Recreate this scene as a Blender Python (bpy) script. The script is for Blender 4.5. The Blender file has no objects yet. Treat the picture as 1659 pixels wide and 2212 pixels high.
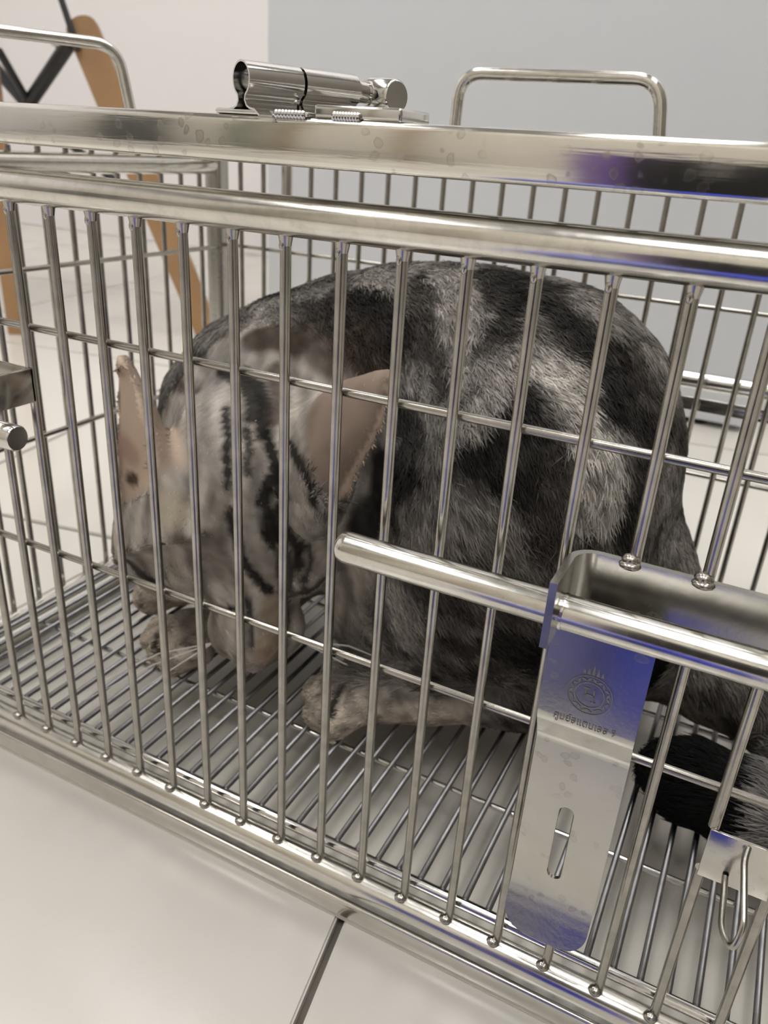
import bpy, bmesh, math, random
import numpy as np
from mathutils import Vector, Matrix, Euler

# ---------------------------------------------------------------- camera, world, lights
S = 0.0165                      # metres per cage unit (one bar spacing)
ZF = 14.0                       # floor lies at cage z = -14
def V(x, y, z): return Vector((x * S, y * S, (z + ZF) * S))
PI = math.pi
scene = bpy.context.scene
rnd = random.Random(7)

RC = np.array([[0.89016, 0.45167, 0.05997], [0.23875, -0.35028, -0.90571], [-0.38808, 0.82055, -0.41964]])
CP = (13.0256, -10.695, 1.33049)
cam = bpy.data.cameras.new('camera'); camo = bpy.data.objects.new('camera', cam)
scene.collection.objects.link(camo); scene.camera = camo
cam.sensor_fit = 'VERTICAL'; cam.sensor_height = 24.0; cam.lens = 1704.0 / 2212.0 * 24.0
cam.clip_start = 0.005; cam.clip_end = 50
m = Matrix(((RC[0][0], -RC[1][0], -RC[2][0]), (RC[0][1], -RC[1][1], -RC[2][1]), (RC[0][2], -RC[1][2], -RC[2][2]))).to_4x4()
m.translation = V(*CP); camo.matrix_world = m
cam.dof.use_dof = True; cam.dof.focus_distance = 12.6 * S; cam.dof.aperture_fstop = cam.lens / (0.075 * S * 1000)

w = bpy.data.worlds.new('room_air'); scene.world = w; w.use_nodes = True
w.node_tree.nodes['Background'].inputs[0].default_value = (0.93, 0.97, 1.0, 1)
w.node_tree.nodes['Background'].inputs[1].default_value = 0.22
scene.view_settings.view_transform = 'Standard'; scene.view_settings.look = 'None'
scene.view_settings.exposure = 0.0; scene.view_settings.gamma = 1.0
scene.view_settings.use_curve_mapping = False
LAMP = 9.9                      # emission of the ceiling panels
scene.cycles.max_bounces = 8; scene.cycles.diffuse_bounces = 4; scene.cycles.glossy_bounces = 5
scene.cycles.caustics_reflective = False; scene.cycles.caustics_refractive = False
scene.cycles.sample_clamp_indirect = 4.0; scene.cycles.use_denoising = True

# ---------------------------------------------------------------- helpers
def link(name, me, mat=None, parent=None):
    o = bpy.data.objects.new(name, me); scene.collection.objects.link(o)
    if mat is not None and me is not None and len(me.materials) == 0: me.materials.append(mat)
    if parent is not None: o.parent = parent
    return o
def tag(o, label=None, cat=None, group=None, kind=None):
    if label: o['label'] = label
    if cat: o['category'] = cat
    if group: o['group'] = group
    if kind: o['kind'] = kind
    return o
def empty(name, loc, label, cat, group=None):
    o = link(name, None); o.location = loc; o.empty_display_size = 0.01
    bpy.context.view_layer.update()
    return tag(o, label, cat, group)
def part(name, bm, mat, parent=None, smooth=True):
    """mesh in world coordinates -> object; under an Empty it is shifted so that it stays in place"""
    me = bpy.data.meshes.new(name)
    if parent is not None:
        off = Vector((0, 0, 0)); p = parent
        while p is not None: off += p.location; p = p.parent
        bmesh.ops.translate(bm, verts=bm.verts, vec=-off)
    bm.normal_update(); bm.to_mesh(me); bm.free()
    if smooth:
        for p in me.polygons: p.use_smooth = True
        me.set_sharp_from_angle(angle=math.radians(40))
    return link(name, me, mat, parent)
def tube(bm, pts, r, seg=12, cap=True, rs=None):
    """sweep a circle of radius r along world points"""
    pts = [Vector(p) for p in pts]; n = len(pts); rings = []
    t0 = (pts[1] - pts[0]).normalized()
    up = Vector((0, 0, 1)) if abs(t0.z) < .9 else Vector((1, 0, 0))
    a = t0.cross(up).normalized()
    for i, p in enumerate(pts):
        if i == 0: t = pts[1] - pts[0]
        elif i == n - 1: t = pts[-1] - pts[-2]
        else: t = (pts[i + 1] - p).normalized() + (p - pts[i - 1]).normalized()
        t.normalize(); a = (a - t * a.dot(t)).normalized(); b = t.cross(a)
        rr = rs[i] if rs else r
        rings.append([bm.verts.new(p + (a * math.cos(2 * PI * k / seg) + b * math.sin(2 * PI * k / seg)) * rr) for k in range(seg)])
    for i in range(n - 1):
        for k in range(seg):
            bm.faces.new((rings[i][k], rings[i][(k + 1) % seg], rings[i + 1][(k + 1) % seg], rings[i + 1][k]))
    if cap:
        bm.faces.new(list(reversed(rings[0]))); bm.faces.new(rings[-1])
def arc_path(pts, r, n=5):
    """round the inner corners of a polyline"""
    pts = [Vector(p) for p in pts]; out = [pts[0]]
    for i in range(1, len(pts) - 1):
        a = (pts[i - 1] - pts[i]); b = (pts[i + 1] - pts[i]); rr = min(r, a.length * .49, b.length * .49)
        p0 = pts[i] + a.normalized() * rr; p1 = pts[i] + b.normalized() * rr
        for k in range(n + 1):
            t = k / n; out.append((1 - t) ** 2 * p0 + 2 * t * (1 - t) * pts[i] + t * t * p1)
    out.append(pts[-1]); return out
def box(bm, a, b, bev=0.0, seg=2):
    a, b = Vector(a), Vector(b); tb = bmesh.new()
    bmesh.ops.create_cube(tb, size=1.0, matrix=Matrix.Translation((a + b) / 2) @ Matrix.Diagonal((abs(b.x - a.x), abs(b.y - a.y), abs(b.z - a.z), 1)))
    if bev > 0: bmesh.ops.bevel(tb, geom=tb.edges[:] , offset=bev, segments=seg, profile=.5, affect='EDGES')
    merge(bm, tb)
def merge(bm, tb):
    tm = bpy.data.meshes.new('t'); tb.to_mesh(tm); tb.free(); bm.from_mesh(tm); bpy.data.meshes.remove(tm)
def blob(bm, c, r, sc=(1, 1, 1), u=8, v=6):
    bmesh.ops.create_uvsphere(bm, u_segments=u, v_segments=v, radius=r, matrix=Matrix.Translation(c) @ Matrix.Diagonal((*sc, 1)))
def U(*p): return V(*p)

# ---------------------------------------------------------------- materials
def new_mat(name):
    m = bpy.data.materials.new(name); m.use_nodes = True
    return m, m.node_tree, m.node_tree.nodes['Principled BSDF']
def nd(t, k, **kw):
    n = t.nodes.new(k)
    for a, v in kw.items(): setattr(n, a, v)
    return n
def ramp(t, src, stops):
    r = nd(t, 'ShaderNodeValToRGB'); e = r.color_ramp.elements
    e[0].position, e[0].color = stops[0][0], (*stops[0][1], 1); e[1].position, e[1].color = stops[-1][0], (*stops[-1][1], 1)
    for p, c in stops[1:-1]:
        x = e.new(p); x.color = (*c, 1)
    t.links.new(src, r.inputs[0]); return r
def coords(t, scale=(1, 1, 1)):
    c = nd(t, 'ShaderNodeTexCoord'); mp = nd(t, 'ShaderNodeMapping'); mp.inputs['Scale'].default_value = scale
    t.links.new(c.outputs['Object'], mp.inputs[0]); return mp.outputs[0]
def noise(t, co, scale, detail=3, rough=.5):
    n = nd(t, 'ShaderNodeTexNoise'); n.inputs['Scale'].default_value = scale; n.inputs['Detail'].default_value = detail
    n.inputs['Roughness'].default_value = rough; t.links.new(co, n.inputs['Vector']); return n.outputs['Fac']
def steel(name, c0, c1, rough, var=.12, scratch=(1, 1, 1), spots=0.0, bump=.02, dirt=0.0):
    m, t, b = new_mat(name); co = coords(t); b.inputs['Metallic'].default_value = 1.0
    n1 = noise(t, co, 90, 4, .6)
    r = ramp(t, n1, [(.3, c0), (.7, c1)]); col = r.outputs[0]
    sc = noise(t, coords(t, scratch), 700, 3, .6)
    rr = nd(t, 'ShaderNodeMapRange'); rr.inputs['To Min'].default_value = rough; rr.inputs['To Max'].default_value = rough + var
    t.links.new(n1, rr.inputs['Value']); rough_out = rr.outputs[0]
    if spots > 0:
        vo = nd(t, 'ShaderNodeTexVoronoi'); vo.inputs['Scale'].default_value = 260; nw = nd(t, 'ShaderNodeTexNoise'); nw.inputs['Scale'].default_value = 300; t.links.new(co, nw.inputs['Vector']); ma = nd(t, 'ShaderNodeVectorMath', operation='MULTIPLY_ADD'); t.links.new(nw.outputs['Color'], ma.inputs[0]); ma.inputs[1].default_value = (.0022,) * 3; t.links.new(co, ma.inputs[2]); t.links.new(ma.outputs[0], vo.inputs['Vector'])
        no = noise(t, co, 55, 2, .5)
        rg = ramp(t, vo.outputs['Distance'], [(.0, (0.35,) * 3), (.20, (.45,) * 3), (.27, (1,) * 3), (.33, (0,) * 3)])
        gate = ramp(t, no, [(.44, (0,) * 3), (.54, (1,) * 3)])
        mu = nd(t, 'ShaderNodeMath', operation='MULTIPLY'); t.links.new(rg.outputs[0], mu.inputs[0]); t.links.new(gate.outputs[0], mu.inputs[1])
        m2 = nd(t, 'ShaderNodeMath', operation='MULTIPLY'); t.links.new(mu.outputs[0], m2.inputs[0]); m2.inputs[1].default_value = spots
        mx = nd(t, 'ShaderNodeMix', data_type='RGBA'); t.links.new(m2.outputs[0], mx.inputs[0]); t.links.new(col, mx.inputs[6])
        mx.inputs[7].default_value = (.34, .31, .25, 1); col = mx.outputs[2]
        ad = nd(t, 'ShaderNodeMath', operation='MULTIPLY_ADD'); t.links.new(m2.outputs[0], ad.inputs[0]); ad.inputs[1].default_value = .25
        t.links.new(rough_out, ad.inputs[2]); rough_out = ad.outputs[0]
    if dirt > 0:
        dn = noise(t, co, 240, 5, .7); dr = ramp(t, dn, [(.5, (0,) * 3), (.75, (dirt,) * 3)])
        mx = nd(t, 'ShaderNodeMix', data_type='RGBA'); t.links.new(dr.outputs[0], mx.inputs[0]); t.links.new(col, mx.inputs[6])
        mx.inputs[7].default_value = (.25, .22, .17, 1); col = mx.outputs[2]
    t.links.new(col, b.inputs['Base Color']); t.links.new(rough_out, b.inputs['Roughness'])
    bp = nd(t, 'ShaderNodeBump'); bp.inputs['Strength'].default_value = bump; bp.inputs['Distance'].default_value = .001
    t.links.new(sc, bp.inputs['Height']); t.links.new(bp.outputs[0], b.inputs['Normal'])
    return m
def plain(name, c0, c1=None, rough=.5, scale=6, metallic=0, spec=.5, bump=0, bscale=200, coat=0):
    m, t, b = new_mat(name); c1 = c1 or c0; co = coords(t)
    r = ramp(t, noise(t, co, scale, 4, .55), [(.3, c0), (.7, c1)])
    t.links.new(r.outputs[0], b.inputs['Base Color']); b.inputs['Roughness'].default_value = rough
    b.inputs['Metallic'].default_value = metallic; b.inputs['Specular IOR Level'].default_value = spec
    b.inputs['Coat Weight'].default_value = coat
    if bump:
        bp = nd(t, 'ShaderNodeBump'); bp.inputs['Strength'].default_value = bump; bp.inputs['Distance'].default_value = .002
        t.links.new(noise(t, co, bscale, 3), bp.inputs['Height']); t.links.new(bp.outputs[0], b.inputs['Normal'])
    return m
M_SQ = steel('flat_rail_steel', (.70, .685, .635), (.76, .745, .70), .09, .06, (.04, 1, 1), .42, .05)
M_TUBE = steel('round_tube_steel', (.62, .605, .56), (.72, .705, .66), .13, .08, (.05, 1, 1), .15, .03, .25)
M_BAR = steel('wire_steel', (.34, .325, .295), (.48, .46, .42), .17, .10, (1, 1, .1), 0, .03, .3)
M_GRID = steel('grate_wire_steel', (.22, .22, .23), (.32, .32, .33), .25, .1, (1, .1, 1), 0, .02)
M_PLATE = steel('plate_steel', (.56, .55, .51), (.62, .60, .56), .16, .05, (1, 1, 1), .35, .02)
M_BRK = steel('bracket_steel', (.40, .39, .36), (.47, .46, .43), .2, .08, (1, 1, 1), .25, .02)
M_SHINY = steel('polished_steel', (.62, .61, .59), (.68, .67, .65), .10, .06, (1, 1, 1), 0, .01)
M_TRAY = plain('tray_painted_sheen', (.70, .665, .59), (.74, .70, .63), .35, 30)  # steel tray in flat beige: the bright ceiling reflection is put into its colour
M_FRAME = steel('base_tube_steel', (.64, .625, .58), (.72, .70, .65), .15, .08, (.05, 1, 1), 0, .02)
M_FLOOR = plain('floor_tile_glaze', (.585, .56, .51), (.64, .61, .56), .19, 7, spec=.8, coat=0)
M_GROUT = plain('tile_grout', (.12, .105, .09), (.16, .14, .12), .8, 40)
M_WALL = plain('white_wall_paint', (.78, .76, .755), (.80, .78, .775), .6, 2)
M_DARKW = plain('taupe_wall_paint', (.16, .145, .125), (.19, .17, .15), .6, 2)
M_BEIGEW = plain('beige_wall_paint', (.60, .565, .50), (.63, .59, .52), .6, 2)
M_CEIL = plain('ceiling_paint', (.32, .32, .31), None, .8, 2)
M_CAB = plain('grey_laminate', (.61, .635, .675), (.63, .655, .695), .35, 2)
M_WOOD = plain('chair_wood', (.29, .165, .075), (.36, .21, .10), .45, 20)
M_BLACK = plain('black_metal_rod', (.012, .012, .014), (.02, .02, .022), .4, 30)
M_RUB = plain('black_rubber', (.01, .01, .01), None, .7, 30)
M_MARK = plain('engraved_mark', (.20, .19, .17), (.26, .25, .22), .55, 600, metallic=.6)

# ---------------------------------------------------------------- the room
def struct(name, bm, mat, smooth=False, parent=None):
    o = part(name, bm, mat, parent, smooth)
    if parent is None: o['kind'] = 'structure'
    return o
XL, XR, YN, YB, ZT = -135, 95, -110, 88, 140
bm = bmesh.new(); box(bm, V(XL, YN, -15.2), V(XR, YB, -14.25)); floor = struct('floor', bm, M_GROUT)
# tiles: real slabs with grout channels between them, turned ten degrees against the cage
ta = math.radians(9.6); ux = Vector((math.cos(ta), math.sin(ta), 0)); uy = Vector((-math.sin(ta), math.cos(ta), 0))
TS = 24.6; org = Vector((7.62, -.1, 0)) + ux * 0
org = org + uy * 13.4          # a tile corner on the long joint
bmt = bmesh.new(); g = .09
bmesh.ops.create_cube(bmt, size=1.0, matrix=Matrix.Diagonal(((TS - 2 * g) * S, (TS - 2 * g) * S, .3 * S, 1)))
bmesh.ops.bevel(bmt, geom=[e for e in bmt.edges if e.verts[0].co.z > 0 and e.verts[1].co.z > 0], offset=.05 * S, segments=2, affect='EDGES')
tme = bpy.data.meshes.new('tile'); bmt.to_mesh(tme); bmt.free(); tme.materials.append(M_FLOOR)
for i in range(-7, 6):
    for j in range(-6, 5):
        c = org + ux * ((i + .5) * TS) + uy * ((j + .5) * TS)
        if not (XL + 6 < c.x < XR - 6 and YN + 6 < c.y < YB + 8): continue
        o = link('tile', tme, None, floor); o.location = V(c.x, c.y, -14.15); o.rotation_euler = (0, 0, ta)
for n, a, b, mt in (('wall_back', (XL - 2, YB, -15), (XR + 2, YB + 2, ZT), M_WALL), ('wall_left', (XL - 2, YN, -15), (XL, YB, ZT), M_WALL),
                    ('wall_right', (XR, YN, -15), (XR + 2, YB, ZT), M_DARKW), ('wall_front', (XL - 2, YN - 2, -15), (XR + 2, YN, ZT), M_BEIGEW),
                    ('ceiling', (XL - 2, YN - 2, ZT), (XR + 2, YB + 2, ZT + 2), M_CEIL)):
    bm = bmesh.new(); box(bm, V(*a), V(*b)); struct(n, bm, mt)
bm = bmesh.new(); box(bm, V(XL, YB - .6, -14), V(XR, YB, -9.5), .15 * S); struct('baseboard_back', bm, M_WALL)
mE, tE, bE = new_mat('lamp_diffuser'); bE.inputs['Emission Color'].default_value = (1, .985, .97, 1); bE.inputs['Emission Strength'].default_value = LAMP
bE.inputs['Base Color'].default_value = (.9, .9, .9, 1)
for k, (cx, cy, sx, sy) in enumerate([(-70, 30, 12, 36), (0, 40, 12, 36), (62, 30, 12, 36), (-70, -55, 12, 36), (0, -50, 12, 36), (62, -55, 12, 36)]):
    where = ('left of the back row', 'middle of the back row', 'right of the back row', 'left of the front row', 'middle of the front row', 'right of the front row')[k]
    t = empty('ceiling_light', V(cx, cy, ZT), 'long white ceiling panel lamp, ' + where, 'lamp', 'ceiling panel lamps')
    bm = bmesh.new(); box(bm, V(cx - sx - 1, cy - sy - 1, ZT - 1.2), V(cx + sx + 1, cy + sy + 1, ZT)); part('frame', bm, M_WALL, t, False)
    bm = bmesh.new(); box(bm, V(cx - sx, cy - sy, ZT - 1.8), V(cx + sx, cy + sy, ZT - 1.2)); part('diffuser', bm, mE, t, False)

# ---------------------------------------------------------------- cabinet and chair behind the cage
cab = empty('cabinet', V(-5.6, 53, -14), 'pale grey laminate cabinet standing behind the cage', 'cabinet')
bm = bmesh.new(); box(bm, V(-23.9, 43, -13.6), V(12.6, 63, 34), .12 * S); part('body', bm, M_CAB, cab)
bm = bmesh.new(); box(bm, V(-24.3, 42.6, 34), V(13, 63.4, 35.6), .15 * S); part('top', bm, M_CAB, cab)
for fx, fy in ((-22, 44.2), (9.6, 44.2), (-22, 61), (9.6, 61)):
    bm = bmesh.new(); tube(bm, [V(fx, fy, -14), V(fx, fy, -13.3)], .75 * S, 14); part('foot', bm, M_RUB, cab)

ch = empty('chair', V(-38, 40, -14), 'chair with splayed orange-brown wooden legs and black wire braces behind the cage', 'chair')
def plank(bm, a, b, w, th, face=Vector((.55, -.8, 0)), slot=False):
    a, b = Vector(a), Vector(b); d = (b - a).normalized(); n = (face - d * face.dot(d)).normalized(); s = d.cross(n)
    L = (b - a).length; out = []
    N = 10
    for k in range(N + 1):                       # rounded upper end
        q = PI * k / N; out.append((L - w * .35 + math.sin(q) * w * .35, math.cos(q) * w / 2))
    for k in range(3): out.append((L * (.66 - .33 * k), -w / 2 * (1 - .1 * k)))
    for k in range(3): out.append((L * (.33 * k), w / 2 * (.8 + .1 * k)))
    f = [bm.verts.new(a + d * u + s * v + n * th / 2) for u, v in out]; g2 = [bm.verts.new(a + d * u + s * v - n * th / 2) for u, v in out]
    bm.faces.new(f); bm.faces.new(list(reversed(g2)))
    for k in range(len(out)): bm.faces.new((f[k], g2[k], g2[(k + 1) % len(out)], f[(k + 1) % len(out)]))
    bmesh.ops.recalc_face_normals(bm, faces=bm.faces)
LG = [((-28.6, 41.5, -14), (-38.7, 40, 8.6), 2.3), ((-41.0, 33, -14), (-42.6, 34.5, 9.2), 1.7), ((-74, 50, -14), (-62, 47, 9.2), 2.3), ((-70, 34, -14), (-61, 36, 9.2), 2.3)]
for k, (a, b, wd_) in enumerate(LG):
    bm = bmesh.new(); plank(bm, V(*a), V(*b), wd_ * S, .9 * S); part('leg', bm, M_WOOD, ch, False)
for a, b, r in (((-39.0, 39.2, 6.9), (-44.6, 39.6, 2.6), .55), ((-44.6, 39.6, 2.6), (-49.5, 40, 6.2), .5), ((-38.0, 39.0, 6.4), (-40.6, 38.8, 14), .24),
                ((-44.6, 39.4, 2.4), (-34.4, 40.3, -3.6), .33), ((-42.8, 36.0, 6.0), (-44.6, 40, 2.4), .3), ((-62, 46, 6), (-49.5, 40, 6.2), .3), ((-61, 37, 6), (-49.5, 40, 6.2), .3)):
    bm = bmesh.new(); tube(bm, [V(*a), V(*b)], r * S, 10); part('brace_rod', bm, M_BLACK, ch)
bm = bmesh.new(); blob(bm, V(-39.9, 39.1, 7.0), .7 * S, (1, 1, .7)); part('nut', bm, M_SHINY, ch)
bm = bmesh.new()
for i in range(15):                              # moulded seat shell above the frame
    for j in range(13):
        u = i / 14 * 2 - 1; v = j / 12 * 2 - 1
        bm.verts.new(V(-50.5 + u * 13.5 * (1 - .12 * v * v), 41 + v * 12 * (1 - .12 * u * u), 15.2 + 2.2 * u * u + 1.6 * v * v + (12 * max(0, v - .55) if v > .55 else 0)))
bm.verts.ensure_lookup_table()
for i in range(14):
    for j in range(12): bm.faces.new((bm.verts[i * 13 + j], bm.verts[(i + 1) * 13 + j], bm.verts[(i + 1) * 13 + j + 1], bm.verts[i * 13 + j + 1]))
bmesh.ops.solidify(bm, geom=bm.faces[:], thickness=.5 * S)
part('seat', bm, plain('seat_plastic', (.7, .69, .67), None, .4), ch)

# ---------------------------------------------------------------- the cage
cage = empty('pet_cage', V(6, 7, -14), 'stainless steel wire cage holding a grey tabby cat on the tiled floor', 'cage')
X0, X1, Y1 = -6.15, 18.0, 14.0
def weld(bm, p, r=.14): blob(bm, V(*p), r * S, (1, 1, .8), 8, 6)
def bar_mesh(z0, z1, r, top=True, bottom=True, seg=12):
    bm = bmesh.new(); tube(bm, [Vector((0, 0, z0 * S)), Vector((0, 0, z1 * S))], r * S, seg)
    if top: tube(bm, [Vector((0, 0, (z1 + .12) * S)), Vector((0, 0, (z1 - .03) * S)), Vector((0, 0, (z1 - .14) * S))], r, seg, True, [r * 1.6 * S, r * 1.25 * S, r * 1.01 * S]); blob(bm, Vector((-.02 * S, -r * .8 * S, (z1 - .13) * S)), r * .62 * S, (1, .8, 1.6))
    if bottom: blob(bm, Vector((-.05 * S, -r * .9 * S, (z0 + .03) * S)), r * 1.35 * S, (1.15, 1, .75))
    me = bpy.data.meshes.new('bar'); bm.normal_update(); bm.to_mesh(me); bm.free()
    for p in me.polygons: p.use_smooth = True
    me.set_sharp_from_angle(angle=math.radians(50)); me.materials.append(M_BAR); return me
def put(name, me, x, y, z, parent):
    o = link(name, me, None, parent); off = parent.location.copy(); p = parent.parent
    while p is not None: off += p.location; p = p.parent
    o.location = V(x, y, z) - off; return o
def rail(name, a, b, r, parent, mat=M_TUBE, seg=24):
    bm = bmesh.new(); tube(bm, [V(*a), V(*b)], r * S, seg); return part(name, bm, mat, parent)

# front wall
fr = rail('top_rail', (X0, 0, .29), (X1, 0, .29), .295, cage)
full = bar_mesh(-12.57, 0.0, .088); up = bar_mesh(-3.84, 0.0, .088, True, True); low = bar_mesh(-12.57, -4.7, .088, False, True)
upc = bar_mesh(-7.95, -4.7, .088, False, False); lowc = bar_mesh(-12.57, -8.85, .088, False, True)
for k in range(-6, 18):
    if k in (12, 13, 14, 15, 16): put('bar', up, k, 0, -0, cage).location += Vector((0, 0, 0))
    if k in (12, 13, 16): put('bar', low, k, 0, 0, cage)
    elif k in (14, 15): put('bar', upc, k, 0, 0, cage); put('bar', lowc, k, 0, 0, cage)
    elif k < 12 or k > 16: put('bar', full, k, 0, 0, cage)
# NOTE bars carry cage heights; the meshes are built round z = 0 of the cage and lifted with put()
for z in (-2.3, -7.33): rail('cross_wire', (X0, .16, z), (X1, .16, z), .075, cage, M_BAR, 12)
rail('base_rail', (X0, 0, -12.83), (X1, 0, -12.83), .275, cage, M_FRAME)
# left and right walls
side = bar_mesh(-12.57, .78, .085, False, False)
for x in (X0, X1):
    s_ = 1 if x < 0 else -1
    rail('top_rail', (x, 0, .36), (x, Y1, .36), .29, cage); rail('base_rail', (x, 0, -12.84), (x, Y1, -12.84), .30, cage, M_FRAME)
    for z in (-2.37, -7.22): rail('cross_wire', (x + .16 * s_, 0, z), (x + .16 * s_, Y1, z), .075, cage, M_BAR, 12)
    for k in range(14):
        put('bar', side, x, .35 + k * .975, 0, cage)
    for y in (0, Y1):
        bm = bmesh.new(); box(bm, V(x - .33, y - .3, -13.1), V(x + .33, y + .3, 1.05), .08 * S, 3); part('corner_post', bm, M_BRK, cage)
# back wall
rail('top_rail', (X0, Y1, .86), (X1, Y1, .86), .2, cage); rail('base_rail', (X0, Y1, -12.84), (X1, Y1, -12.84), .30, cage, M_FRAME)
for z in (-2.3, -7.3): rail('cross_wire', (X0, Y1 + .15, z), (X1, Y1 + .15, z), .07, cage, M_BAR, 12)
for k in range(23):
    x = -5.1 + .97 * k
    if k == 2:
        bm = bmesh.new(); tube(bm, [V(x, Y1, -12.6), V(x, Y1, .8)], .19 * S, 14); part('door_stile', bm, M_TUBE, cage)
    else: put('bar', side, x, Y1, 0, cage)
rb = rail('rear_locking_bar', (6.4, 15.0, -4.62), (20, 15.0, -4.62), .27, cage, M_SHINY)
bm = bmesh.new(); box(bm, V(8.6, 14.2, -5.35), V(17, 14.32, -4.95), .04 * S); part('rear_lock_strip', bm, M_SHINY, cage)

# lid: flat square tube frame resting a little above the wall rails

bm = bmesh.new()
box(bm, V(X0 - .3, -.32, .99), V(X1 + .3, .3, 1.63), .09 * S, 3); box(bm, V(X0 - .3, Y1 - .3, .99), V(X1 + .3, Y1 + .3, 1.6), .09 * S, 3)
box(bm, V(X0 - .3, .3, .99), V(X0 + .3, Y1 - .3, 1.6), .09 * S, 3); box(bm, V(X1 - .3, .3, .99), V(X1 + .3, Y1 - .3, 1.6), .09 * S, 3)
lid = part('lid_frame', bm, M_SQ, cage)
bm = bmesh.new()
for a, b in (((-2.5, .5, 1.05), (14, 1.0, 1.55)), ((-2.5, 13, 1.05), (14, 13.5, 1.55)), ((-2.5, 1.0, 1.05), (-2.05, 13, 1.55)), ((13.55, 1.0, 1.05), (14, 13, 1.55))): box(bm, V(*a), V(*b), .08 * S)
part('hatch_frame', bm, M_SQ, lid)
bm = bmesh.new(); tube(bm, [V(0, .05, 1.3), V(0, 13.9, 1.3)], .08 * S, 10)
for v in bm.verts: v.co -= V(0, 0, 0)
lb = bpy.data.meshes.new('lid_bar'); bm.to_mesh(lb); bm.free(); lb.materials.append(M_BAR)
for k in range(-5, 18): put('lid_bar', lb, k, 0, -0.0, lid).location += Vector((0, 0, 0))
def wire_handle(pts, r=.135):
    bm = bmesh.new(); tube(bm, arc_path([V(*p) for p in pts], .55 * S, 7), r * S, 14); return part('handle', bm, M_TUBE, lid)
wire_handle([(5.32, 8, 1.35), (5.36, 8, 2.93), (9.75, 8, 2.90), (9.98, 8, 1.35)])
wire_handle([(-2.62, 6.2, 1.35), (-2.95, 6.12, 3.17), (-5.8, 2.4, 3.24), (-5.8, 2.4, 1.35)])

# barrel latch on the lid: two sheet barrels, bolt rod, knob and keeper plate
LO = Vector((5.47, -.36, 2.08)); la = math.radians(67)
LD = Vector((math.cos(la), math.sin(la), 0)); LS = Vector((math.sin(la), -math.cos(la), 0))
def LP(t, s, h): p = LO + LD * t + LS * s; return V(p.x, p.y, 2.08 + h)
def omega(t0, t1, r=.2, th=.026, fl=.34, slant=0.0):
    """sheet folded round the bolt, open below, with a flange on each side"""
    prof = [(-fl - .12, -.47), (-fl, -.40), (-.22, -.385), (-.13, -.35), (-.075, -.27), (-.09, -.20)]
    a0 = math.radians(238)
    prof += [(r * math.cos(a0 - (a0 - math.radians(-58)) * k / 22), r * math.sin(a0 - (a0 - math.radians(-58)) * k / 22)) for k in range(23)]
    prof += [(.09, -.20), (.075, -.27), (.13, -.35), (.22, -.385), (fl, -.40), (fl + .12, -.47)]
    # outer shell by offset
    out = []
    for i, p in enumerate(prof):
        q0 = Vector(prof[max(0, i - 1)]); q1 = Vector(prof[min(len(prof) - 1, i + 1)]); d = (q1 - q0).normalized(); out.append((p[0] - d.y * th, p[1] + d.x * th))
    loop = prof + list(reversed(out)); bm = bmesh.new(); rings = []
    for t in (t0, t1):
        rings.append([bm.verts.new(LP(t + (slant if t == t1 else 0) * (.5 - p[1]), p[0], p[1])) for p in loop])
    n = len(prof); N = len(loop)
    for k in range(N): bm.faces.new((rings[0][k], rings[0][(k + 1) % N], rings[1][(k + 1) % N], rings[1][k]))
    for rg in rings:
        for k in range(n - 1): bm.faces.new((rg[k], rg[k + 1], rg[N - 2 - k], rg[N - 1 - k]))
    bmesh.ops.recalc_face_normals(bm, faces=bm.faces); return bm
part('latch_barrel', omega(0, .93, .21), M_SHINY, lid); part('latch_barrel', omega(.98, 1.98, .21), M_SHINY, lid)
bm = bmesh.new(); tube(bm, [LP(.35, 0, 0), LP(2.6, 0, 0)], .155 * S, 18)
tube(bm, [LP(1.98, 0, 0), LP(2.06, 0, 0)], .18 * S, 18); tube(bm, [LP(2.25, 0, 0), LP(2.35, 0, 0)], .18 * S, 18); part('latch_bolt', bm, M_SHINY, lid)
bm = bmesh.new(); tube(bm, [LP(2.5, -.26, .0), LP(2.5, -.10, .0), LP(2.5, -.08, 0), LP(2.5, .44, -.04), LP(2.5, .48, -.04)], 0, 24, True, [.14 * S, .14 * S, .25 * S, .25 * S, .22 * S]); part('latch_knob', bm, M_SHINY, lid)
bm = bmesh.new()
box(bm, V(4.95, -.3, 1.63), V(6.55, .55, 1.70), .03 * S); part('latch_base', bm, M_SHINY, lid)
bm = bmesh.new(); box(bm, V(6.6, -.24, 1.63), V(7.95, .7, 1.80), .04 * S, 3); part('keeper_plate', bm, M_SHINY, lid)
bm = bmesh.new()
for k in range(9): blob(bm, V(6.02 + .055 * k, -.29, 1.66), .05 * S, (1, 1, 1.2)); blob(bm, V(6.95 + .045 * k, -.26, 1.66), .05 * S, (1, 1, 1.4))
part('weld_seam', bm, M_SHINY, lid)

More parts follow.
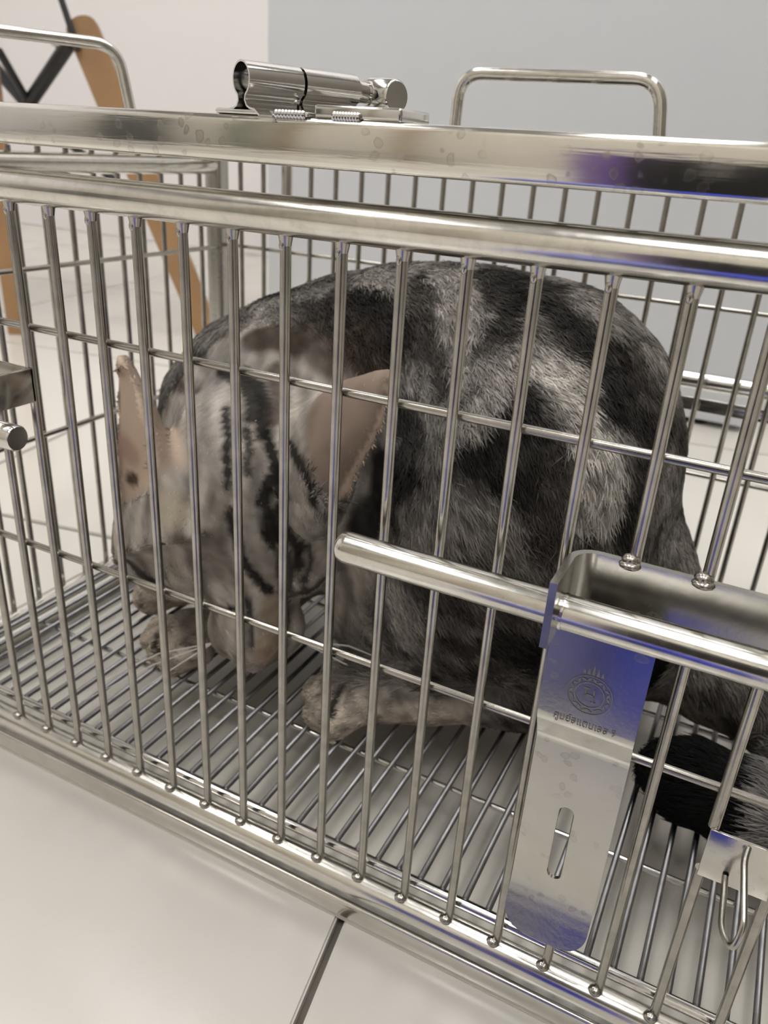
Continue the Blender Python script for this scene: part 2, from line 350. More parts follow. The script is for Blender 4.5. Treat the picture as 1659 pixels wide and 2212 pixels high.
# front lock: bent bracket, locking bar, hasp plate with slot
def strip(path, x0, x1, th, n_in=(0, -1)):
    bm = bmesh.new(); rings = []
    for i, (y, z) in enumerate(path):
        q0 = Vector(path[max(0, i - 1)]); q1 = Vector(path[min(len(path) - 1, i + 1)]); d = (q1 - q0).normalized(); n = Vector((d.y, -d.x))
        rings.append([V(x0, y, z), V(x1, y, z), V(x1, y + n.x * th, z + n.y * th), V(x0, y + n.x * th, z + n.y * th)])
    return rings
bm = bmesh.new()                                   # the bracket: flange, rounded corner, long strip
cor = [(11.12, -1.32)] + [(11.12 + .42 * (1 - math.cos(q)), -.42 + .42 * math.sin(q)) for q in [PI / 2 * k / 8 for k in range(9)]] + [(16.6 - .42 * (1 - math.cos(q)), -.42 + .42 * math.sin(q)) for q in [PI / 2 * (1 - k / 8) for k in range(9)]] + [(16.6, -1.32)]
def offs(i, th):
    q0 = Vector(cor[max(0, i - 1)]); q1 = Vector(cor[min(len(cor) - 1, i + 1)]); d = (q1 - q0).normalized(); return Vector(cor[i]) + Vector((d.y, -d.x)) * th
rows = []
for i in range(len(cor)):
    o2 = offs(i, .11); zt = -3.84; zb = -4.88
    rows.append([bm.verts.new(V(cor[i][0], cor[i][1], zt)), bm.verts.new(V(o2.x, o2.y, zt)), bm.verts.new(V(o2.x, o2.y, zb)), bm.verts.new(V(cor[i][0], cor[i][1], zb))])
for i in range(len(rows) - 1):
    for k in range(4): bm.faces.new((rows[i][k], rows[i][(k + 1) % 4], rows[i + 1][(k + 1) % 4], rows[i + 1][k]))
bm.faces.new(rows[0]); bm.faces.new(list(reversed(rows[-1])))
bmesh.ops.recalc_face_normals(bm, faces=bm.faces)
bracket = part('lock_bracket', bm, M_BRK, cage)
for k in (12, 13, 14, 15):
    bm = bmesh.new(); blob(bm, V(k - .04, -.12, -3.88),   .125 * S, (1.3, 1, .55), 12, 8); part('weld_bead', bm, M_BAR, bracket)
bm = bmesh.new(); y_, z_ = -.83, -4.50; rr = .262
tube(bm, [V(7.60, y_, z_), V(7.62, y_, z_), V(7.68, y_, z_), V(7.78, y_, z_), V(18, y_, z_)], 0, 28, True, [.17 * S, .21 * S, .245 * S, rr * S, rr * S])
lock = part('locking_bar', bm, M_TUBE, cage)
bm = bmesh.new(); tube(bm, [V(11.27, y_, z_), V(11.31, y_, z_)], .275 * S, 28); part('collar', bm, M_SHINY, lock)
# hasp plate with a real slot: profile swept, then cut
def hasp():
    prof = [(-.86, -4.72), (-.86, -6.30), (-.84, -6.40), (-.60, -6.86), (-.56, -6.96)]
    prof += [(-.56 - .0 * k, -6.96 - k * .25) for k in range(1, 12)]
    prof += [(-.565, -9.95), (-.585, -10.15), (-.63, -10.35), (-.69, -10.57), (-.76, -10.8), (-.83, -11.02)]
    xa, xb = 11.17, 12.62; NX = 30; cx = (xa + xb) / 2; bm = bmesh.new()
    def inslot(x, z): return False
    def edge(z):                                    # rounded lower corners
        r = .42; zb = -11.02
        if z > zb + r: return 0
        d = r - math.sqrt(max(0, r * r - (zb + r - z) ** 2)); return d
    fine = []
    for i in range(len(prof) - 1):
        n = 1 if i < 1 else 2
        n = max(1, int(math.hypot(prof[i + 1][0] - prof[i][0], prof[i + 1][1] - prof[i][1]) / .055))
        for k in range(n): t = k / n; fine.append((prof[i][0] + (prof[i + 1][0] - prof[i][0]) * t, prof[i][1] + (prof[i + 1][1] - prof[i][1]) * t))
    fine.append(prof[-1]); grid = []
    for y, z in fine:
        e = edge(z); a = xa + e; b = xb - e
        grid.append([bm.verts.new(V(a + (b - a) * k / NX, y, z)) for k in range(NX + 1)])
    sx, z0, z1, hw = 11.86, -8.18, -9.78, .125
    for i in range(len(grid) - 1):
        for k in range(NX):
            z = (fine[i][1] + fine[i + 1][1]) / 2; x = xa + (xb - xa) * (k + .5) / NX
            zz = min(max(z, z1 + hw), z0 - hw)
            if math.hypot(x - sx, z - zz) < hw: continue
            bm.faces.new((grid[i][k], grid[i + 1][k], grid[i + 1][k + 1], grid[i][k + 1]))
    bmesh.ops.delete(bm, geom=[v for v in bm.verts if not v.link_faces], context='VERTS')
    for v in bm.verts:                              # pull the slot rim onto a smooth outline
        x = v.co.x / S; z = v.co.z / S - ZF
        if not v.is_boundary or not (sx - .25 < x < sx + .25 and z1 - .2 < z < z0 + .2): continue
        zz = min(max(z, z1 + hw), z0 - hw); d = Vector((x - sx, z - zz)); l = d.length
        if l > 1e-4: d *= hw / l; v.co.x = (sx + d.x) * S; v.co.z = (zz + d.y + ZF) * S
    bmesh.ops.recalc_face_normals(bm, faces=bm.faces)
    bmesh.ops.solidify(bm, geom=bm.faces[:], thickness=.07 * S)
    return bm
hp = part('hasp_plate', hasp(), M_PLATE, lock)
# stamped emblem and worn lettering on the hasp plate
def flat(bm, ring):
    vs = [bm.verts.new(V(x, -.875 if z > -6.32 else -.862, z)) for x, z in ring]
    bm.faces.new(vs)
bm = bmesh.new(); lx, lz = 11.87, -5.72
def annulus(bm, r0, r1, n=40, cx=lx, cz=lz):
    a = [bm.verts.new(V(cx + r0 * math.cos(2 * PI * k / n), -.8665, cz + r0 * math.sin(2 * PI * k / n))) for k in range(n)]
    b = [bm.verts.new(V(cx + r1 * math.cos(2 * PI * k / n), -.8665, cz + r1 * math.sin(2 * PI * k / n))) for k in range(n)]
    for k in range(n): bm.faces.new((a[k], a[(k + 1) % n], b[(k + 1) % n], b[k]))
annulus(bm, .205, .222); annulus(bm, .325, .337)
for k in range(22):                                 # wreath of small leaves
    q = 2 * PI * k / 22; c = Vector((lx + .272 * math.cos(q), lz + .272 * math.sin(q))); t = Vector((-math.sin(q), math.cos(q))); n = Vector((math.cos(q), math.sin(q)))
    d = (t * .8 + n * (.6 if k % 2 else -.6)).normalized(); e = Vector((-d.y, d.x))
    bm.faces.new([bm.verts.new(V(p.x, -.8665, p.y)) for p in (c - d * .05, c + e * .02, c + d * .05, c - e * .02)])
for cx_, h_ in ((-.13, .10), (-.065, .14), (0, .20), (.065, .14), (.13, .10)):   # crown of rays above the ring
    bm.faces.new([bm.verts.new(V(lx + cx_ + a, -.8665, lz + .35 + b)) for a, b in ((-.025, 0), (.025, 0), (.0, h_))])
for a0, b0, a1, b1 in ((-.07, -.11, -.05, .11), (.05, -.11, .07, .11), (-.07, -.01, .07, .012), (-.10, .10, -.01, .12), (.02, -.12, .10, -.10)):
    bm.faces.new([bm.verts.new(V(lx + p, -.8665, lz + q)) for p, q in ((a0, b0), (a1, b0), (a1, b1), (a0, b1))])
part('emblem', bm, M_MARK, hp, False)
fc = bpy.data.curves.new('lettering', 'FONT'); fc.body = '\u0e28\u0e39\u0e19\u0e22\u0e4c\u0e2a\u0e41\u0e15\u0e19\u0e40\u0e25\u0e2a 9'; fc.size = .17 * S; fc.extrude = 0
fo = bpy.data.objects.new('lt', fc); scene.collection.objects.link(fo); bpy.context.view_layer.update()
tm = bpy.data.meshes.new_from_object(fo.evaluated_get(bpy.context.evaluated_depsgraph_get())); bpy.data.objects.remove(fo)
if len(tm.vertices):
    xs = [v.co.x for v in tm.vertices]; wd = (max(xs) - min(xs)) or 1; k_ = .92 * S / wd
    bm = bmesh.new(); bm.from_mesh(tm)
    for v in bm.verts: v.co = Vector((11.42 * S + (v.co.x - min(xs)) * k_, (-.8665) * S, (-6.30 + ZF) * S + v.co.y * k_ * 1.25))
    part('lettering', bm, M_MARK, hp, False)
bpy.data.meshes.remove(tm)

# catch plate and wire staple at the right of the front wall
bm = bmesh.new(); box(bm, V(13.96, -.13, -8.9), V(15.0, -.07, -7.93), .02 * S); cp_ = part('catch_plate', bm, M_PLATE, cage)
bm = bmesh.new(); tube(bm, arc_path([V(14.52, -.13, -8.0), V(14.50, -.30, -8.1), V(14.66, -1.15, -8.55), V(14.60, -1.25, -8.95), V(14.42, -.95, -8.95), V(14.35, -.15, -8.7)], .16 * S, 5), .052 * S, 10); part('staple', bm, M_BAR, cp_)
# the second lock of the front wall, cut off by the left side of the picture
bm = bmesh.new(); box(bm, V(-3, -.12, -3.75), V(.1, -.02, -3.05), .03 * S); box(bm, V(.0, -1.2, -3.75), V(.1, -.02, -3.05), .03 * S); br2 = part('lock_bracket', bm, M_PLATE, cage)
bm = bmesh.new(); tube(bm, [V(-5.6, -.83, -4.24), V(.36, -.83, -4.24), V(.40, -.83, -4.24)], 0, 26, True, [.262 * S, .262 * S, .235 * S]); part('locking_bar', bm, M_SHINY, cage)

# ---------------------------------------------------------------- slide-out tray and the grate on it
tray = empty('slide_out_tray', V(6, 7, -14), 'shallow stainless steel drip tray lying on the floor under the cage grate', 'tray')
bm = bmesh.new(); ta0, ta1, tb0, tb1 = X0 - .1, X1 + .1, -.12, Y1 + .1
box(bm, V(ta0, tb0, -13.98), V(ta1, tb1, -13.86)); part('pan', bm, M_TRAY, tray, False)
bm = bmesh.new()
for a, b in (((ta0, tb0, -13.98), (ta1, tb0 + .09, -13.46)), ((ta0, tb1 - .09, -13.98), (ta1, tb1, -13.46)), ((ta0, tb0, -13.98), (ta0 + .09, tb1, -13.46)), ((ta1 - .09, tb0, -13.98), (ta1, tb1, -13.46))): box(bm, V(*a), V(*b), .03 * S)
tube(bm, [V(ta0, tb0 + .04, -13.45), V(ta1, tb0 + .04, -13.45)], .075 * S, 12); tube(bm, [V(ta0, tb1 - .04, -13.45), V(ta1, tb1 - .04, -13.45)], .075 * S, 12)
part('rim', bm, M_FRAME, tray)
grate = empty('floor_grate', V(6, 7, -12.6), 'wire floor grate of thin parallel rods under the cat', 'grate')
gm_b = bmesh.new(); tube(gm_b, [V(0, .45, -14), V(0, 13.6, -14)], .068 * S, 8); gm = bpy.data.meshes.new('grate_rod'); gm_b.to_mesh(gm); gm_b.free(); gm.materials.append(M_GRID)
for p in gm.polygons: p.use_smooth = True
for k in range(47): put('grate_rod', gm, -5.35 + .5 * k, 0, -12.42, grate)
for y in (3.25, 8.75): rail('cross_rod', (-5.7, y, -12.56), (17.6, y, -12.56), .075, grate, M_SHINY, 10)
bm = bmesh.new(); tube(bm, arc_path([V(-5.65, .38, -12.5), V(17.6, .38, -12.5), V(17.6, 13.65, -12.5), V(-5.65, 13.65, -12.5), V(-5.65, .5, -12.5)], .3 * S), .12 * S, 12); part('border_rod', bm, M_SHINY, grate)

# ear points, coat markings and some painted shade (colour, points on the coat, half width, softness, strength), in cage units
EARPTS = [(-0.06, 3.2, -7.28), (-1.81, 4.3, -3.9), (4.35, 4.3, -5.19), (6.08, 4.0, -2.96)]
MARKS = [
    ((0.03, 0.026, 0.022), [(1.32, 7.66, -2.45), (2.49, 7.16, -2.48), (3.52, 6.78, -2.63)], 0.46, 0.45, 0.9),
    ((0.4, 0.37, 0.34), [(0.3, 7.4, -2.74), (1.04, 7.64, -2.49), (1.75, 7.9, -2.25)], 0.2, 0.38, 0.38),
    ((0.012, 0.011, 0.01), [(3.3, 7.49, -2.0), (4.12, 6.96, -2.28), (4.82, 6.51, -2.68)], 0.3, 0.31, 0.95),
    ((0.04, 0.028, 0.02), [(3.7, 6.5, -3.01), (4.42, 6.17, -3.41), (6.06, 4.05, -2.92)], 0.49, 0.41, 0.85),
    ((0.04, 0.028, 0.02), [(2.38, 6.46, -3.09), (3.34, 6.23, -3.49)], 0.35, 0.44, 0.7),
    ((0.4, 0.37, 0.34), [(3.22, 8.25, -1.69), (4.24, 7.79, -1.64), (5.02, 8.01, -1.45)], 0.28, 0.38, 0.51),
    ((0.4, 0.37, 0.34), [(5.4, 8.14, -1.42), (5.94, 7.26, -1.91), (6.36, 6.79, -2.33)], 0.38, 0.47, 0.53),
    ((0.03, 0.026, 0.022), [(4.64, 7.76, -1.58), (5.29, 6.88, -2.28), (5.83, 6.37, -2.99), (6.22, 5.87, -3.6)], 0.22, 0.28, 0.8),
    ((0.012, 0.011, 0.01), [(6.23, 8.37, -1.35), (7.12, 7.48, -1.68), (7.42, 6.65, -2.26), (7.28, 6.03, -2.91)], 0.24, 0.3, 0.85),
    ((0.012, 0.011, 0.01), [(7.17, 8.39, -1.35), (7.83, 7.81, -1.47), (8.36, 7.6, -1.64), (8.85, 7.3, -1.89), (9.31, 7.13, -2.16), (9.71, 6.98, -2.48), (10.08, 6.93, -2.82)], 0.42, 0.39, 0.85),
    ((0.03, 0.026, 0.022), [(9.81, 7.65, -2.17), (10.2, 7.63, -2.52), (10.56, 7.71, -2.9), (10.88, 7.56, -3.35), (11.18, 7.53, -3.82)], 0.31, 0.39, 0.8),
    ((0.4, 0.37, 0.34), [(8.72, 8.22, -1.51), (9.53, 7.81, -1.92)], 0.23, 0.4, 0.42),
    ((0.22, 0.205, 0.19), [(5.5, 6.03, -3.65), (6.02, 5.54, -4.34), (6.14, 5.14, -4.88)], 0.33, 0.41, 0.8),
    ((0.012, 0.011, 0.01), [(5.87, 3.45, -3.82), (5.97, 3.64, -4.37), (5.37, 5.33, -5.58), (5.52, 4.88, -6.35), (5.25, 4.77, -7.13)], 0.36, 0.37, 0.95),  # this and the next: shade between head and haunch, painted dark
    ((0.012, 0.011, 0.01), [(5.54, 5.78, -4.26), (6.14, 5.14, -4.88), (6.37, 4.51, -5.54)], 0.28, 0.35, 0.9),
    ((0.4, 0.37, 0.34), [(7.01, 5.95, -3.15), (7.47, 6.07, -2.78), (7.94, 6.08, -2.65), (8.36, 6.25, -2.56)], 0.27, 0.36, 0.51),
    ((0.5, 0.47, 0.43), [(8.66, 6.06, -2.78), (9.35, 5.94, -3.05), (9.87, 5.68, -3.4)], 0.36, 0.42, 0.64),
    ((0.012, 0.011, 0.01), [(8.52, 5.39, -3.28), (8.4, 4.98, -3.71), (8.11, 4.73, -4.01)], 0.26, 0.32, 0.9),
    ((0.4, 0.37, 0.34), [(7.48, 4.76, -4.15), (7.61, 5.11, -3.69), (7.93, 5.55, -3.22)], 0.22, 0.33, 0.51),
    ((0.012, 0.011, 0.01), [(7.82, 4.36, -4.81), (8.54, 4.53, -4.38), (9.06, 4.74, -4.23)], 0.39, 0.37, 0.92),
    ((0.012, 0.011, 0.01), [(8.44, 4.22, -5.15), (9.06, 4.39, -4.84)], 0.29, 0.32, 0.9),
    ((0.5, 0.47, 0.43), [(10.01, 5.6, -3.55), (10.3, 5.2, -4.09), (10.58, 5.11, -4.51)], 0.33, 0.39, 0.68),
    ((0.5, 0.47, 0.43), [(10.21, 4.79, -4.7), (10.66, 4.93, -5.27)], 0.33, 0.39, 0.64),
    ((0.012, 0.011, 0.01), [(10.24, 6.18, -3.35), (10.76, 6.79, -3.61), (11.08, 6.72, -4.16)], 0.28, 0.33, 0.9),
    ((0.012, 0.011, 0.01), [(11.17, 6.15, -4.61), (11.28, 5.62, -5.16), (11.26, 5.33, -5.81)], 0.26, 0.32, 0.9),
    ((0.22, 0.205, 0.19), [(11.51, 7.41, -4.83), (11.78, 7.62, -5.77), (11.87, 7.57, -6.7)], 0.28, 0.35, 0.6),
    ((0.03, 0.026, 0.022), [(9.59, 4.73, -4.42), (9.65, 4.55, -4.81), (9.71, 4.4, -5.21), (9.77, 4.25, -6.0)], 0.29, 0.36, 0.8),
    ((0.22, 0.205, 0.19), [(6.8, 4.19, -6.11), (7.52, 4.19, -5.47), (8.05, 4.1, -5.53), (8.54, 4.08, -5.61)], 0.34, 0.43, 0.75),
    ((0.4, 0.37, 0.34), [(6.55, 4.14, -6.99), (7.24, 4.02, -6.38), (8.02, 3.96, -6.15)], 0.21, 0.39, 0.42),
    ((0.4, 0.37, 0.34), [(6.37, 4.15, -8.03), (6.82, 4.07, -8.61), (6.68, 4.25, -9.41)], 0.27, 0.42, 0.51),
    ((0.5, 0.47, 0.43), [(6.26, 4.21, -8.48), (6.55, 4.18, -8.89)], 0.22, 0.33, 0.42),
    ((0.03, 0.026, 0.022), [(7.7, 3.9, -7.13), (8.58, 3.9, -7.1), (9.23, 4.02, -7.53)], 0.24, 0.33, 0.8),
    ((0.03, 0.026, 0.022), [(7.55, 3.91, -7.9), (8.23, 3.91, -7.92), (8.88, 3.98, -7.99)], 0.11, 0.14, 0.7),
    ((0.012, 0.011, 0.01), [(8.92, 4.09, -8.65), (9.53, 4.3, -8.8), (9.92, 4.74, -9.44)], 0.38, 0.34, 0.9),
    ((0.012, 0.011, 0.01), [(7.84, 4.03, -9.0), (8.4, 4.1, -9.1)], 0.19, 0.24, 0.8),
    ((0.012, 0.011, 0.01), [(8.39, 4.33, -9.84), (8.94, 4.32, -9.49)], 0.15, 0.19, 0.7),
    ((0.4, 0.37, 0.34), [(0.8, 6.69, -3.0)], 0.27, 0.31, 0.47),
    ((0.012, 0.011, 0.01), [(-1.63, 7.07, -4.06), (-0.35, 5.76, -4.25), (0.56, 5.17, -4.34)], 0.12, 0.19, 0.85),
    ((0.04, 0.028, 0.02), [(0.99, 6.09, -3.42), (1.56, 6.21, -3.24), (2.23, 6.26, -3.26)], 0.31, 0.27, 0.9),
    ((0.22, 0.205, 0.19), [(0.18, 5.88, -3.81), (1.06, 5.49, -3.96)], 0.26, 0.3, 0.7),
    ((0.4, 0.37, 0.34), [(0.64, 4.5, -4.66), (1.64, 3.4, -4.88), (1.99, 2.75, -5.53)], 0.38, 0.41, 0.47),
    ((0.4, 0.37, 0.34), [(3.68, 5.04, -4.1), (4.37, 3.72, -4.41)], 0.28, 0.35, 0.47),
    ((0.4, 0.37, 0.34), [(2.06, 4.87, -4.24), (2.53, 4.49, -4.41)], 0.16, 0.2, 0.42),
    ((0.04, 0.028, 0.02), [(-1.5, 5.95, -5.01), (-0.09, 5.13, -4.7)], 0.17, 0.19, 0.85),
    ((0.4, 0.37, 0.34), [(-1.11, 6.1, -4.58), (0.68, 5.02, -4.41), (1.55, 4.43, -4.35)], 0.22, 0.27, 0.51),
    ((0.012, 0.011, 0.01), [(0.54, 5.4, -4.15), (1.62, 4.91, -4.22), (2.31, 4.29, -4.4), (2.54, 3.91, -4.61)], 0.15, 0.14, 0.95),
    ((0.012, 0.011, 0.01), [(1.26, 5.4, -4.03), (1.92, 5.07, -4.19), (2.59, 4.31, -4.47), (2.98, 3.66, -4.9)], 0.12, 0.12, 0.95),
    ((0.04, 0.028, 0.02), [(2.06, 5.68, -3.95), (2.62, 4.95, -4.39), (2.91, 4.22, -4.61)], 0.18, 0.17, 0.8),
    ((0.012, 0.011, 0.01), [(3.06, 3.72, -4.9), (3.42, 3.48, -5.32), (3.88, 3.13, -5.66), (4.14, 2.86, -5.96)], 0.1, 0.08, 0.95),
    ((0.012, 0.011, 0.01), [(3.51, 3.16, -5.76), (3.47, 2.93, -6.15), (3.62, 2.84, -6.66), (3.81, 2.93, -7.13)], 0.14, 0.09, 0.97),
    ((0.012, 0.011, 0.01), [(3.53, 3.35, -5.48), (3.85, 3.03, -5.87), (3.8, 3.03, -6.57), (3.95, 3.07, -7.03)], 0.11, 0.08, 0.95),
    ((0.012, 0.011, 0.01), [(3.64, 3.75, -4.95), (4.27, 3.22, -5.15), (4.63, 2.95, -5.42), (4.79, 2.8, -5.82)], 0.08, 0.08, 0.95),
    ((0.012, 0.011, 0.01), [(1.73, 3.95, -4.55), (2.23, 3.4, -4.87), (2.47, 2.98, -5.32), (2.73, 2.67, -5.9)], 0.07, 0.07, 0.9),
    ((0.012, 0.011, 0.01), [(2.56, 3.58, -4.8), (2.91, 3.29, -5.2), (3.01, 3.0, -5.6)], 0.07, 0.07, 0.85),
    ((0.012, 0.011, 0.01), [(2.94, 2.51, -6.48), (3.08, 2.5, -7.15), (3.25, 2.63, -7.83), (3.46, 2.83, -8.24), (3.6, 3.06, -8.63)], 0.09, 0.07, 0.95),
    ((0.012, 0.011, 0.01), [(3.93, 3.08, -6.8), (4.17, 3.34, -7.32), (4.22, 3.36, -7.88)], 0.09, 0.07, 0.9),
    ((0.012, 0.011, 0.01), [(4.04, 3.18, -7.54), (4.11, 3.24, -8.11), (4.0, 3.26, -8.6)], 0.07, 0.07, 0.9),
    ((0.012, 0.011, 0.01), [(3.88, 2.98, -7.37), (3.9, 3.12, -8.05), (3.77, 3.3, -8.83)], 0.07, 0.07, 0.85),
    ((0.012, 0.011, 0.01), [(4.34, 3.63, -7.4), (4.42, 3.53, -7.96), (4.35, 3.38, -8.29)], 0.06, 0.06, 0.8),
    ((0.012, 0.011, 0.01), [(4.24, 3.45, -7.38)], 0.13, 0.07, 0.9),
    ((0.04, 0.028, 0.02), [(4.55, 3.79, -4.17), (5.11, 3.27, -4.55)], 0.14, 0.18, 0.6),
    ((0.4, 0.37, 0.34), [(4.24, 3.55, -4.71), (4.91, 3.05, -5.06), (5.14, 2.88, -5.6)], 0.12, 0.18, 0.42),
    ((0.4, 0.37, 0.34), [(3.41, 2.75, -6.45), (3.4, 2.65, -7.0)], 0.11, 0.13, 0.42),
    ((0.42, 0.335, 0.235), [(3.68, 3.2, -9.21), (3.78, 3.16, -9.82), (3.72, 2.94, -10.2)], 0.3, 0.29, 0.85),
    ((0.5, 0.47, 0.43), [(2.47, 2.5, -8.71), (2.87, 2.52, -8.72)], 0.16, 0.2, 0.51),
    ((0.04, 0.028, 0.02), [(2.46, 2.24, -7.21), (2.44, 2.4, -8.03)], 0.22, 0.27, 0.5),
    ((0.04, 0.028, 0.02), [(3.75, 3.44, -9.04), (4.17, 3.36, -8.66), (4.48, 3.54, -8.52), (4.61, 4.03, -8.39)], 0.09, 0.09, 0.85),
    ((0.012, 0.011, 0.01), [(2.28, 2.63, -9.32), (2.79, 2.46, -9.14), (3.09, 2.53, -8.95)], 0.08, 0.06, 0.97),
    ((0.012, 0.011, 0.01), [(3.23, 2.68, -8.69), (3.4, 2.61, -9.38), (3.37, 2.55, -10.03)], 0.06, 0.06, 0.85),
    ((0.012, 0.011, 0.01), [(3.78, 3.73, -9.18), (3.77, 3.69, -9.71), (3.82, 3.48, -9.99)], 0.06, 0.06, 0.8),
    ((0.45, 0.3, 0.25), [(3.63, 2.8, -10.33)], 0.12, 0.12, 0.8),
    ((0.012, 0.011, 0.01), [(-0.11, 2.17, -8.46), (0.18, 2.28, -8.8), (0.64, 2.42, -9.02), (0.93, 2.84, -9.49)], 0.11, 0.09, 0.9),  # shadow under the cheek ruff, painted as a dark line
    ((0.42, 0.335, 0.235), [(0.0, 2.44, -9.23), (0.23, 2.83, -9.74)], 0.12, 0.12, 0.8),
    ((0.4, 0.37, 0.34), [(0.8, 1.76, -7.24), (0.87, 2.1, -7.86)], 0.31, 0.33, 0.42),
    ((0.45, 0.3, 0.25), [(-1.78, 4.0, -6.27), (-1.45, 4.03, -6.53)], 0.17, 0.22, 0.7),
    ((0.04, 0.028, 0.02), [(-1.45, 3.96, -7.18)], 0.14, 0.14, 0.9),  # shade in the ear hole, painted as a dark spot
    ((0.44, 0.37, 0.25), [(1.4, 1.95, -6.38), (1.82, 1.84, -6.52)], 0.19, 0.4, 0.5),
    ((0.012, 0.011, 0.01), [(-0.46, 3.44, -11.57), (-0.05, 3.01, -11.63)], 0.09, 0.07, 0.9),  # from here to the end: shade between the toes, painted as dark strokes
    ((0.012, 0.011, 0.01), [(5.43, 3.55, -11.05), (5.4, 3.26, -11.38), (5.51, 2.95, -11.47)], 0.09, 0.08, 0.95),
    ((0.012, 0.011, 0.01), [(4.74, 3.87, -11.32), (4.87, 3.43, -11.42)], 0.06, 0.06, 0.8),
    ((0.012, 0.011, 0.01), [(0.54, 3.36, -11.32), (1.11, 3.34, -11.32)], 0.07, 0.07, 0.7),
]
# ---------------------------------------------------------------- the cat (a smooth blend of fleshy volumes, meshed in one piece)
def rotm(F, Uv):
    F = np.array(F, float); F /= np.linalg.norm(F); Uv = np.array(Uv, float); Uv = Uv - F * F.dot(Uv); Uv /= np.linalg.norm(Uv)
    return np.stack([F, np.cross(Uv, F), Uv])        # rows: forward, left-right, up
def ell(P, c, r, M=None):
    q = P - np.array(c)
    if M is not None: q = q @ M.T
    q = q / np.array(r); k = np.sqrt((q * q).sum(-1)); return (k - 1) * min(r) * (1 if min(r) == max(r) else .9)
def cone(P, a, b, ra, rb):
    a = np.array(a, float); b = np.array(b, float); ab = b - a; t = np.clip(((P - a) @ ab) / ab.dot(ab), 0, 1)
    return np.linalg.norm(P - (a + t[..., None] * ab), axis=-1) - (ra + (rb - ra) * t)
def chain(P, pts, k=.3):
    d = None
    for (a, ra), (b, rb) in zip(pts[:-1], pts[1:]):
        e = cone(P, a, b, ra, rb); d = e if d is None else smin(d, e, k)
    return d
def smin(a, b, k):
    h = np.clip(.5 + .5 * (b - a) / k, 0, 1); return b + (a - b) * h - k * h * (1 - h)
HF = np.array((.24, -.27, -.93)); HU = np.array((.40, -.80, .38)); HM = rotm(HF, HU); HC = np.array((1.85, 4.75, -7.2))
_s = 1 if HM[1][0] < 0 else -1
def H(f, l, u): return HC + HM[0] * f + HM[1] * l * _s + HM[2] * u   # head frame (forward, picture-left, up) -> cage space
EARL = (np.array(EARPTS[0]), np.array(EARPTS[1]), np.array((-.54, -.81, .14))); EARR = (np.array(EARPTS[2]), np.array(EARPTS[3]), np.array((.55, .62, -.45)))
def earsdf(P, base, tip, openv):
    WE = 2.15 if base[0] < 2 else 1.75
    base = np.array(base); tip = np.array(tip); ax = tip - base; L = np.linalg.norm(ax); ax /= L
    o = np.array(openv, float); o -= ax * o.dot(ax); o /= np.linalg.norm(o); s = np.cross(ax, o)
    q = P - base; t = (q @ ax) / L; a = q @ s; b = q @ o; tt = np.clip(t, -.25, 1)
    wdt = WE * (1 - tt) ** .75 + .05
    dep = .75 * (1 - tt) ** .8 + .10
    outer = (np.sqrt((a / wdt) ** 2 + (b / dep) ** 2) - 1) * np.minimum(wdt, dep)
    outer = np.maximum(outer, (t - 1) * L); outer = np.maximum(outer, (-.3 - t) * L)
    bi = b - .42 * dep - .12; inner = (np.sqrt((a / (wdt * .86)) ** 2 + (bi / dep) ** 2) - 1) * np.minimum(wdt, dep)
    inner = np.maximum(np.maximum(inner, (-t + .02) * L), (t - .90) * L)
    return np.maximum(outer, -inner)
